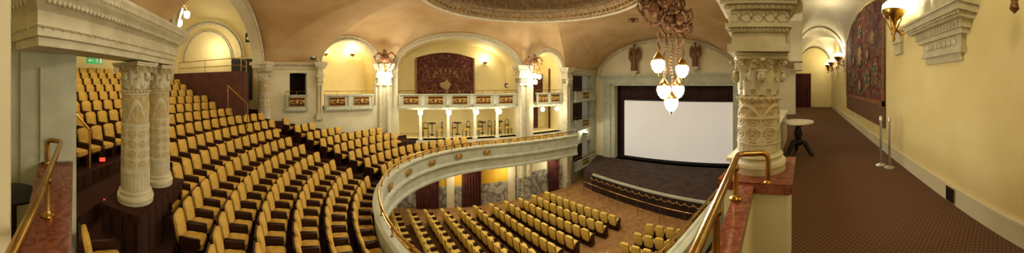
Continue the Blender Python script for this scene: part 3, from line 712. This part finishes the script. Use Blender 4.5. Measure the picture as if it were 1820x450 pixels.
b=MB(); pr=[(2.7,2.78,.36),(2.78,2.9,.42),(2.9,3.05,.5)]
for z0,z1,h in pr: b.box(P2.x-h,P2.x+h,P2.y-h,P2.y+h,z0,z1)
b.box(P2.x-.4,P2.x+.4,P2.y-.4,P2.y+.4,-.8,.2); b.obj('trim_column_block',stone,**S)
for A,B in((P2,PM),(P5,P6)):
    b=MB(); sweep(b,[A,B],[(0,2.7),(.06,2.72),(.06,2.85),(.14,2.9),(.2,2.98),(.2,3.04),(0,3.06)]); b.obj('trim_cornice',stone,**S)
def cluster(p,rot,s,n,label,W,src=None):
    o=T('lamp_cluster',label,'lamp','clustered wall lanterns',p,rot); o.scale=(s,)*3
    b=MB(); b.pill((0,0,.75),(.22,.12,.2),1,12,8); b.pill((0,-.12,.72),(.1,.1,.14),1,10,6); b.pill((0,-.05,1.0),(.1,.08,.16),1,8,6)
    for sd in(-1,1): b.tube([(sd*.1,0,.9),(sd*.3,0,1.0),(sd*.48,0,.84),(sd*.4,0,.64),(sd*.28,0,.7)],[.05,.06,.05,.04,.03],8); b.tube([(sd*.1,0,.7),(sd*.3,0,.5),(sd*.24,-.1,.3)],[.05,.04,.02],6)
    b.tube([(0,0,.6),(0,-.03,.35),(0,-.05,.2)],.03,8); b.obj('carved_bracket',terr,o,50)
    for i in range(n):
        a=2*pi*i/max(1,n-1); q=(0,-.12,-.25) if i==n-1 else (.24*cos(a),.2*sin(a)-.12,.02+.06*(i%2))
        b=MB(); b.lathe([(.01,-.13),(.07,-.1),(.1,-.02),(.09,.06),(.05,.1)],12); e=b.obj('globe',glow2,o,60); e.location=q
        b=MB(); b.lathe([(.06,.09),(.05,.13),(.015,.16)],10); b.tube([(0,0,.15),(-q[0]*.5,-(q[1]+.05)*.5,.35),(-q[0],-(q[1]+.05),.45-q[2]*.3)],.012,5); e2=b.obj('cap',brass,o,60); e2.location=q
    m=Matrix.Rotation(rot,4,'Z'); light(Vector(p)+m@Vector((0,-.5,.1)),W,size=.2)
    return o
def onseg(A,B,px,off,py):
    s,r=hit(px,A,B); q=along(A,B,px,off,0); q.z=zz(py,q.length); return q
p=onseg(P3,P4,688,-.75,134); p.x+=.2; cluster(p,wrot(P3,P4),1.1,6,'cluster of glowing glass globes under carved bronze bracket',110)
p=onseg(P4,P5,938,-.75,137); cluster(p,wrot(P4,P5),1.1,6,'cluster of glowing glass globes under carved bronze bracket',110)
p=at(318,6.0,28); cluster(p,2.6,.75,5,'cluster of glowing glass globes hanging under rear arch',60)
src=None
for A,B,px,py in((PM,P3,588,97),(PM,P3,640,98),(P3,P4,716,100),(P3,P4,876,112),(P4,P5,962,112),(P5,P6,1037,237)):
    p=onseg(A,B,px,1.2 if py!=237 else -.2,py)
    if px in(716,876): p=onseg(A,B,px,1.7,py)
    if src is None:
        src=T('wall_uplight','small glowing bowl uplight fixed on yellow wall','lamp','bowl uplights',p,wrot(A,B)); b=MB(); b.lathe([(.01,-.1),(.1,-.05),(.17,.05),(.16,.07)],14); b.obj('bowl',brass,src,50)
        b=MB(); b.lathe([(.15,.05),(.12,.1),(.01,.12)],14); b.obj('glass',glow2,src,50)
    else: inst(src,p,wrot(A,B))
    light(p+Vector((.1,0,.25)),30,size=.08)
# ---------- stage
def sp(px,off,z): return along(P6,P8,px,off,z)
def sbox(b,p0,p1,o0,o1,z0,z1,m=0):
    q=[sp(p0,o0,0),sp(p1,o0,0),sp(p1,o1,0),sp(p0,o1,0)]; b.prism([V2(v.x,v.y) for v in q],z0,z1,m)
b=MB()
sbox(b,1073,1086,-.14,.02,-3.5,2.6);sbox(b,1086,1093,-.06,.02,-3.5,1.95);sbox(b,1303,1312,-.14,.02,-3.5,2.6);sbox(b,1086,1303,-.14,.02,2.1,2.6);sbox(b,1086,1303,-.06,.02,1.9,2.1);sbox(b,1068,1318,-.3,.02,2.6,2.72);sbox(b,1068,1318,-.22,.02,2.5,2.6)
b.obj('trim_proscenium',green,**S)
b=MB(); sbox(b,1088,1308,1.2,1.3,-3.6,2.4); sbox(b,1088,1092.5,.4,1.2,-3.6,2.4); sbox(b,1303.5,1308,.4,1.2,-3.6,2.4); sbox(b,1088,1308,.4,1.2,1.92,2.1); b.obj('wall_stage_back',darkb,**S)
o=T('stage_curtain','dark brown masking curtain around the screen','curtain'); a=sp(1094,.75,0);c_=sp(1302,.75,0); b=MB()
b.grid(lambda i,j:tuple((a+(c_-a)*i+Vector((0,.03*sin(i*260),0))).xy)+(.85+1.0*j,),220,2); e=sp(1106,.75,0); b.grid(lambda i,j:tuple((a+(e-a)*i+Vector((0,.03*sin(i*30),0))).xy)+(-3.48+5.33*j,),20,2); b.obj('cloth',darkb,o,60)
o=T('projection_screen','large blank white cinema screen on the stage','screen'); a=sp(1106,.35,0);c_=sp(1302,.35,0)
b=MB(); b.prism([V2(a.x,a.y),V2(c_.x,c_.y),V2(c_.x,c_.y+.04),V2(a.x,a.y+.04)],-3.3,.8); b.obj('screen_surface',screenm,o)
b=MB(); b.prism([V2(a.x,a.y+.05),V2(c_.x,c_.y+.05),V2(c_.x,c_.y+.08),V2(a.x,a.y+.08)],-3.49,.9)
b.obj('screen_border',black,o)
lip=[]
for i in range(21):
    t=i/20; q=V2(-11.5,10.2)*(1-t)**2+V2(-7.9,10.5)*2*t*(1-t)+V2(-3.6,10.9)*t*t; lip.append(q)
lip.append(V2(-1.2,11.2))
b=MB(); b.prism([V2(q.x,q.y) for q in lip]+[V2(-1.0,17),V2(-6,16.6),V2(-14.6,14.4),V2(-14.4,13.3),V2(-12.4,10.2)],-4.5,-3.5); b.obj('floor_stage',stagef,**S)
b=MB(); sweep(b,lip,[(.0,-3.6),(.04,-3.58),(.05,-3.5),(.02,-3.48),(-.1,-3.48)]); b.obj('trim_stage_lip',green,**S)
o=T('stage_valance','dark stage front drape with gold swag trim','curtain'); b=MB()
cl=[0];
for i in range(1,len(lip)): cl.append(cl[-1]+(lip[i]-lip[i-1]).length)
def lp(t,off=0):
    s=t*cl[-1]
    for i in range(1,len(lip)):
        if s<=cl[i]+1e-6:
            k=(s-cl[i-1])/(cl[i]-cl[i-1]); q=lip[i-1]+(lip[i]-lip[i-1])*k; d=(lip[i]-lip[i-1]).normalized(); return q+V2(d.y,-d.x)*off
b.grid(lambda i,j:tuple(lp(i,.06+.035*sin(i*420)))+(-4.5+.92*j,),340,1); b.obj('cloth',darkb,o,60)
b=MB(); NS=24
for s_ in range(NS):
    b.tube([tuple(lp((s_+t)/NS,.12))+(-3.66-.14*sin(pi*t),) for t in [k/8 for k in range(9)]],.018,6); q=lp(s_/NS,.12); b.pill((q.x,q.y,-3.72),(.025,.025,.08),1,6,5)
b.obj('gold_swag',goldp,o,60)
o=T('handrail','low brass rail in front of the stage drape','railing'); b=MB()
b.tube([tuple(lp(i/24*.97,.75))+(-3.75,) for i in range(25)],.022,6)
for i in range(0,25,3): q=lp(i/24*.97,.75); b.tube([(q.x,q.y,-4.5),(q.x,q.y,-3.75)],.016,6)
b.obj('rail_tube',brass,o,60)
def angel(px,py0,py1,flip):
    p=onseg(P6,P8,px,-.3,py1); h=(py1-py0)/F*p.length; s=h/1.7
    o=T('winged_figure_relief','bronze coloured winged robed figure sculpture on a bracket','sculpture','winged figures above the stage',p,wrot(P6,P8)); o.scale=(s*.85,s*.85,s)
    b=MB(); b.lathe([(.24,.05),(.22,.3),(.17,.6),(.13,.9),(.15,1.1),(.18,1.25),(.11,1.36),(.05,1.4),(.05,1.45)],14,0,Matrix.Diagonal((1,.6,1,1)))
    b.pill((.02*flip,-.02,1.54),(.085,.09,.115),1,12,8); b.pill((0,.03,1.6),(.1,.09,.08),1,10,6)
    b.tube([(-.18,0,1.27),(-.26,-.08,1.0),(-.1,-.2,.95)],[.06,.05,.035],8); b.tube([(.18,0,1.27),(.28,-.08,1.1),(.2,-.18,1.35)],[.06,.05,.035],8)
    for i in range(6):
        a=2*pi*i/6; b.tube([(.17*cos(a),.1*sin(a),.8),(.23*cos(a),.14*sin(a),.1)],.03,5)
    b.obj('robed_body',terr,o,50)
    for sd in(-1,1):
        b=MB(); b.pill((sd*.3,.1,1.15),(.12,.04,.35),1,10,6)
        for k in range(4): b.pill((sd*(.28+.05*k),.1,.85+.06*k),(.05,.03,.3),1,8,5)
        b.obj('wing',terr,o,50)
    b=MB(); b.box(-.3,.3,-.2,.2,-.05,.05); b.box(-.2,.2,-.14,.2,-.15,-.05); b.pill((0,-.02,-.2),(.14,.1,.12),1,8,6); b.obj('bracket',stone,o,40)
angel(1130,78,128,1); angel(1237,75,120,-1)
# ---------- chandelier
CH=at(1190,4.4,0); o=T('chandelier','large carved gilt chandelier with hanging glass globes','chandelier',None,(CH.x,CH.y,0))
def cz(py): return zz(py,4.4)
def chp(px,py):
    t=th(1190); d=(1190-px)/F*4.4; return Vector((-cos(t)*d,-sin(t)*d,cz(py)))
b=MB(); rx=Vector((-cos(th(1190)),-sin(th(1190)),0)); ry=Vector((-sin(th(1190)),cos(th(1190)),0)); uz=Vector((0,0,1))
for k,(px,py,s) in enumerate(((1162,20,1.15),(1188,42,.85),(1208,36,.9),(1217,52,.6),(1182,8,.9),(1200,10,.7),(1150,4,.6))):
    c_=chp(px,py)+ry*(.08 if k%2 else -.06)
    b.tube([c_+rx*.17*s*cos(a)+uz*.21*s*sin(a)+ry*.02 for a in [i*2*pi/20 for i in range(20)]],.03*s,8,0,None,True)
    b.pill(c_,(.09*s,.09*s,.12*s),1,12,8); b.pill(c_-ry*.09*s,(.035,.04,.05),1,8,6); b.pill(c_-ry*.09*s-uz*.06*s,(.04,.03,.02),1,6,4)
    for sd in(-1,1): b.pill(c_-ry*.08*s+rx*sd*.05*s+uz*.04*s,(.02,.02,.02),1,6,4); b.tube([c_+rx*sd*.1*s+uz*.12*s,c_+rx*sd*.22*s+uz*.2*s,c_+rx*sd*.25*s+uz*.05*s,c_+rx*sd*.18*s-uz*.06*s],[.03,.035,.025,.012],6)
    for i in range(12):
        a=i*2*pi/12; b.pill(c_+rx*.17*s*cos(a)+uz*.21*s*sin(a)-ry*.03,(.025,.025,.025),1,6,5)
for i in range(5):
    c_=chp(1160+i*13,4+11*i); b.tube([c_,c_+rx*.1+Vector((0,0,.12)),c_+rx*.2,c_+rx*.14+Vector((0,0,-.1))],[.04,.045,.035,.02],8)
b.lathe([(.06,cz(10)),(.12,cz(-10)),(.07,cz(-25)),(.03,cz(-40)),(.02,5.0)],12); b.obj('carved_crown',terr,o,50)
G=[(1170,115),(1213,123),(1180,160),(1205,160),(1193,182)]
for k,(px,py) in enumerate(G):
    q=chp(px,py)+ry*(.12 if k%2 else -.08)
    b=MB(); b.lathe([(.01,-.15),(.05,-.14),(.1,-.08),(.12,.0),(.115,.05),(.09,.08)],16); e=b.obj('globe',glow2,o,60); e.location=q
    b=MB(); b.lathe([(.1,.07),(.1,.1),(.075,.13),(.05,.17),(.02,.2),(.015,.24)],12)
    for i in range(8): b.tube([(.1*cos(i*pi/4),.1*sin(i*pi/4),.08),(.12*cos(i*pi/4),.12*sin(i*pi/4),.05),(.124*cos(i*pi/4),.124*sin(i*pi/4),.0),(.1*cos(i*pi/4),.1*sin(i*pi/4),-.085),(.01*cos(i*pi/4),.01*sin(i*pi/4),-.155)],.005,4)
    b.lathe([(.02,-.2),(.025,-.17),(.03,-.15)],8)
    e=b.obj('globe_cap',brass,o,50); e.location=q
    top=chp([1172,1214,1184,1203,1193][k],60); b=MB(); n_=16
    P0=q+Vector((0,0,.22))
    for i in range(n_): b.pill(P0.lerp(top,(i+.5)/n_)+Vector((.02*sin(i*.7),0,0)),(.025,.025,.03),1,6,4)
    b.obj('chain',bronze,o,50)
light((CH.x-.1,CH.y+.1,1.35),85,size=.25)
light((CH.x+.3,CH.y-.5,2.1),40,size=.25)
for px,py,s in((868,18,.35),(1125,36,.2)):
    r=12.0 if px<900 else 11.5; p=at(px,r,py); q=T('ceiling_cartouche','carved grotesque plaster cartouche on dome ring','ornament',None,p,th(px)); b=MB()
    b.pill((0,0,0),(s*.6,s*.3,s*.55),1,12,8); 
    for sd in(-1,1): b.tube([(sd*s*.4,0,s*.4),(sd*s*1.0,0,s*.3),(sd*s*1.2,0,-s*.2),(sd*s*.8,0,-s*.4)],[s*.15,s*.18,s*.14,s*.08],8); b.pill((sd*s*.2,-s*.3,s*.1),(s*.1,s*.08,s*.08),1,6,5)
    b.pill((0,-s*.32,-s*.1),(s*.1,s*.14,s*.15),1,6,5); b.obj('carving',bronze,q,50)
# ---------- lower wall
def lowstrip(name,p0,p1,z0,z1,mat,off=-.03,A=P3,B=P4):
    a=along(A,B,p0,off,0);c_=along(A,B,p1,off,0);d=along(A,B,p1,.05,0);e=along(A,B,p0,.05,0); b=MB(); b.prism([a.xy,c_.xy,d.xy,e.xy],z0,z1); return b.obj(name,mat,**S)
b=MB(); b.box(-13.75,-13.3,-6.2,P3.y+.1,-4.5,-1.8); b.box(-13.7,-.4,-6.4,-6.0,-4.5,-1.0); b.box(-1.2,-.9,-6.2,11.3,-4.5,-1.9); b.obj('wall_stalls',cream,**S)  # near-side box under the gallery is unseen, added to contain the light
lowstrip('wall_ochre_panel',715,908,-3.6,-2.25,yell2)
lowstrip('wall_marble_dado',700,908,-4.5,-3.4,greym,-.06)
lowstrip('wall_marble_dado',945,998,-4.5,-3.1,greym,-.06,P4,P5)
lowstrip('wall_ochre_panel',945,998,-3.1,-2.3,cream,-.04,P4,P5)
b=MB(); b.box(P4.x-.3,P4.x+.42,P4.y-.42,P4.y+.42,-4.5,-3.2); b.obj('trim_pier_marble',greym,**S)
for px in(700,800,908): 
    p=along(P3,P4,px,-.05,0); b=MB(); b.box(p.x-.1,p.x+.12,p.y-.2,p.y+.2,-4.5,-2.2); b.obj('trim_pilaster',cream,**S)
for A,B,p0,p1 in((P3,P4,740,780),(P3,P4,820,854),(P4,P5,972,990)):
    a=along(A,B,p0,-.2,0);c_=along(A,B,p1,-.2,0); curtain('door_curtain',a,c_,-4.48,-2.55,curt,'dark red pleated curtain over stalls doorway',.05,7)
p=onseg(P4,P5,933,-.6,283); o=T('lit_window','bright white square lit window under the balcony','lamp',None,p,wrot(P4,P5)); b=MB(); b.pill((0,0,0),(.28,.04,.25),.3,12,8); b.obj('window_pane',glow2,o,40); b=MB(); b.box(-.3,.3,.03,.06,-.27,.27); b.obj('window_frame',brass,o)  # glowing pane and frame represent a lit window
light(p+Vector((.4,0,0)),25)
for x,y in((-12.4,2.5),(-12.4,5),(-12.2,.5),(-12.4,8.)): light((x,y,-2.75),22,size=.1)  # fill points added under the balcony to brighten the stalls, no fixtures
for x,y in((-9,-1.5),(-5,-1.5)): light((x,y,-2.9),22,size=.2)  # more added fill below the balcony, no lamps hang here
b=MB(); p=along(P4,P5,985,1.95,0); b.box(p.x-.02,p.x+.05,p.y-.35,p.y+.35,.83,2.7); b.obj('door_alcove',curt,**S)
p=along(P4,P5,975,1.9,0); b=MB(); b.box(p.x-.02,p.x+.05,p.y-.35,p.y+.35,-.95,.6); b.obj('door_gallery',curt,**S)
# ---------- theatre seats
sS=.82
def seat_parts(gb=False):
    fr=MB(); cu=MB(); bk=MB(); Z=Matrix.Scale(sS,4)
    for sx in(-1,1):
        fr.box(sx*.235-.016,sx*.235+.016,-.16,.14,0,.5,0,Z); fr.pill((sx*.235,0,.57),(.022,.21,.025),.4,8,4,0,Z); fr.box(sx*.235-.014,sx*.235+.014,-.2,.2,.42,.56,0,Z)
    R=Z@Matrix.Translation((0,-.2,.38))@Matrix.Rotation(radians(12),4,'X')
    fr.box(-.225,.225,-.075,-.045,-.08,.53,0,R); fr.box(-.2,.2,-.12,.15,.28,.35,0,Z); fr.box(-.22,.22,-.14,-.1,.02,.3,0,Z)
    cu.pill((0,.03,.41),(.205,.22,.065),.35,12,6,0,Z)
    bk.pill((0,0,.28),(.205,.05,.27),.4,14,8,0,R); bk.pill((0,.03,.28),(.145,.035,.2),.6,10,6,0,R)
    if gb: bk.pill((0,-.08,.28),(.218,.035,.3),.4,14,8,0,R)
    return fr,cu,bk
fr,cu,bk=seat_parts()
def mesh(bs,name,mats):
    b=MB(); 
    for i,x in enumerate(bs): b.add(x.v,x.f,i)
    o=b.obj(name,mats,None,45); me=o.data; bpy.data.objects.remove(o); return me
meF=mesh([fr],'seat_frame',[wood]);meC=mesh([cu],'seat_cushion',[velvet]);meB=mesh([bk],'seat_backrest',[velvet]);
def allmesh(parts,vel):
    A=MB();A.add(parts[0].v,parts[0].f,0);A.add(parts[1].v,parts[1].f,1);A.add(parts[2].v,parts[2].f,1)
    o=A.obj('theater_seat_mesh',[wood,vel],None,45); me=o.data; bpy.data.objects.remove(o); return A,me
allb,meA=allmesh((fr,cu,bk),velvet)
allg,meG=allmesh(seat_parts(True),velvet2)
def lindist(p,a,b_):
    d=(b_-a).normalized(); q=p-a; return abs(q.x*d.y-q.y*d.x)
seats=[]
AIS=[(V2(-9.7,-6.4),V2(-8.2,-.6))]
FPs=[(-12.65,8.8),(-12.65,-.9),(-12.4,-1.7),(-9.5,-5.8),(-8.0,-6.4),(-7.5,-10.9),(-.4,-11.0),(-.4,-3),(-.9,-2.9),(-.9,9.3)]
for k in range(0,17):
    d=PIT*k+.36; path_=curve(d,8.9,5,200); acc=0; nxt=.0
    for i in range(1,len(path_)):
        sg=(path_[i]-path_[i-1]).length
        while nxt<=acc+sg:
            t=(nxt-acc)/sg; q=path_[i-1]+(path_[i]-path_[i-1])*t; dr=(path_[i]-path_[i-1]).normalized(); nxt+=.435
            if not inpoly(q,FPs): continue
            if any(lindist(q,a,b_)<.42 for a,b_ in AIS) and q.y<0 and q.y>-6: continue
            if q.y>-.5 and q.x<-10.8 and k>=2: continue
            px,py,r=pxof((q.x,q.y,zk(k)+.7))
            if px>705 and q.x>-6: continue
            if k<=5 and (px<338): continue
            if k>5 and not (px>296 or (k>=9 and 125<px<236)): continue
            if py>470: continue
            if (q-P2).length<.75: continue
            rot=atan2(dr.y,dr.x)
            seats.append((r,(q.x,q.y,zk(k)),rot,'b'))
        acc+=sg
u15=V2(cos(radians(15)),sin(radians(15)))
for k in range(12):
    st=V2(-11.5,7.2-.78*k)
    for j in range(24):
        q=st+u15*.435*j
        if -7.5<q.x<-6.3 or q.x>-2.9: continue
        if q.x<-6 and k>10: continue
        px,py,r=pxof((q.x,q.y,-3.8))
        if py>460: continue
        seats.append((sqrt(r*r+12),(q.x,q.y,-4.5),radians(15),'l'))
sq=at(186,3.05)
seats.append((3.1,(sq.x,sq.y,zfl(sq.x,sq.y)),1.35,'n'))
seats.sort(key=lambda s:s[0])
nr=0; stB=MB()
for r,p,rot,kd in seats:
    if nr<300:
        lab='gold velvet theatre seat with dark wood frame on balcony tier' if kd!='l' else 'light gold upholstered theatre seat in the stalls rows'
        grp='balcony theatre seats' if kd!='l' else 'stalls theatre seats'
        if r<8.5 and kd!='l':
            o=mk('theater_seat',meF,None,p,label=lab,category='seat',group=grp); o.rotation_euler[2]=rot
            mk('seat_cushion',meC,o);mk('backrest',meB,o)
        else:
            o=mk('theater_seat',meG if kd=='l' else meA,None,p,label=lab,category='seat',group=grp); o.rotation_euler[2]=rot
        nr+=1
    else:
        A=allg if kd=='l' else allb
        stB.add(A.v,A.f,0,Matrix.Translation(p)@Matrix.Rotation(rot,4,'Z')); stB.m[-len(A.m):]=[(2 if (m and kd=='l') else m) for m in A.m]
if stB.v: stB.obj('theater_seats',[wood,velvet,velvet2],None,45,kind='stuff',label='further rows of gold velvet theatre seats',category='seat')
# step lights
src=None
for px,py in((160,262),(182,283),(190,357),(136,240)):
    best=None
    for i in range(30,120):
        r=i*.08; q=at(px,r,py)
        if dval(q.x,q.y)>0 and q.z<=zfl(q.x,q.y)+.06: best=at(px,r-.1,py);break
    if best is None: continue
    rot=th(px)
    if src is None:
        src=T('step_light','small glowing red aisle light on stair riser','light','red aisle step lights',best,rot); b=MB(); b.box(-.06,.06,-.05,-.02,-.035,.035); b.obj('lens',redl,src); b=MB(); b.box(-.09,.09,-.02,.02,-.05,.05); b.obj('housing',black,src)
    else: inst(src,best,rot)
ch=None;tb=None
for i,px in enumerate((757,783,807,833,856,880,892,911)):
    p=along(P3,P4,px,.7,-.95)
    if ch is None:
        ch=T('cafe_chair','small dark wooden chair with gold seat in loge','chair','loge chairs',p,random.uniform(0,6)); b=MB()
        for sx in(-1,1):
            for sy in(-1,1): b.tube([(sx*.15,sy*.15,0),(sx*.14,sy*.14,.38 if sy>0 else .8)],.016,5)
        b.tube([(-.14,-.14,.8),(0,-.17,.86),(.14,-.14,.8)],.02,6); b.box(-.15,.15,-.15,-.13,.5,.56); b.obj('frame',wood,ch,40)
        b=MB(); b.pill((0,0,.4),(.17,.17,.035),.5,10,6); b.obj('seat',velvet,ch,40)
    else: inst(ch,p,random.uniform(0,6))
for px in(770,820,868,901):
    p=along(P3,P4,px,1.35,-.95)
    if tb is None:
        tb=T('cafe_table','small round dark table in loge','table','loge tables',p); b=MB(); b.lathe([(.2,.66),(.22,.67),(.22,.7),(.2,.71)],20); b.obj('tabletop',wood,tb,40); b=MB(); b.lathe([(.14,0),(.12,.03),(.025,.06),(.025,.66)],10); b.obj('pedestal',black,tb,40)
    else: inst(tb,p)
# ---------- general fill lights, added without fixtures
def area(p,W,size,col=(1,.91,.75),rot=(0,0,0)):
    l=bpy.data.lights.new('lamp_or_fill_light','AREA'); l.energy=W; l.color=col; l.shape='DISK'; l.size=size
    o=bpy.data.objects.new('lamp_or_fill_light',l); o.location=p; o.rotation_euler=rot; COL.objects.link(o)
area((RC.x,RC.y+.5,5.55),440,4.5)  # ambient disk added inside the dome, no fixture there
light((-4.5,-7.5,4.6),100,size=.4); light((-1.6,-6.5,4.4),75,size=.3); light((-8.8,-8.6,3.8),45,size=.2)  # added fill for the rear hall, without lamps
light((1.0,1.0,4.3),60,size=.3); light((1,10,4.4),50,size=.3); light((-.9,-1.5,3.8),30,size=.3)  # added fill around the camera and along the corridor
light((-6,2,4.0),60,size=.4)  # added fill point in mid-auditorium, no lamp behind it
w=bpy.data.worlds.new('world'); SC.world=w; w.use_nodes=True; w.node_tree.nodes['Background'].inputs[0].default_value=(.9,.75,.5,1); w.node_tree.nodes['Background'].inputs[1].default_value=.15
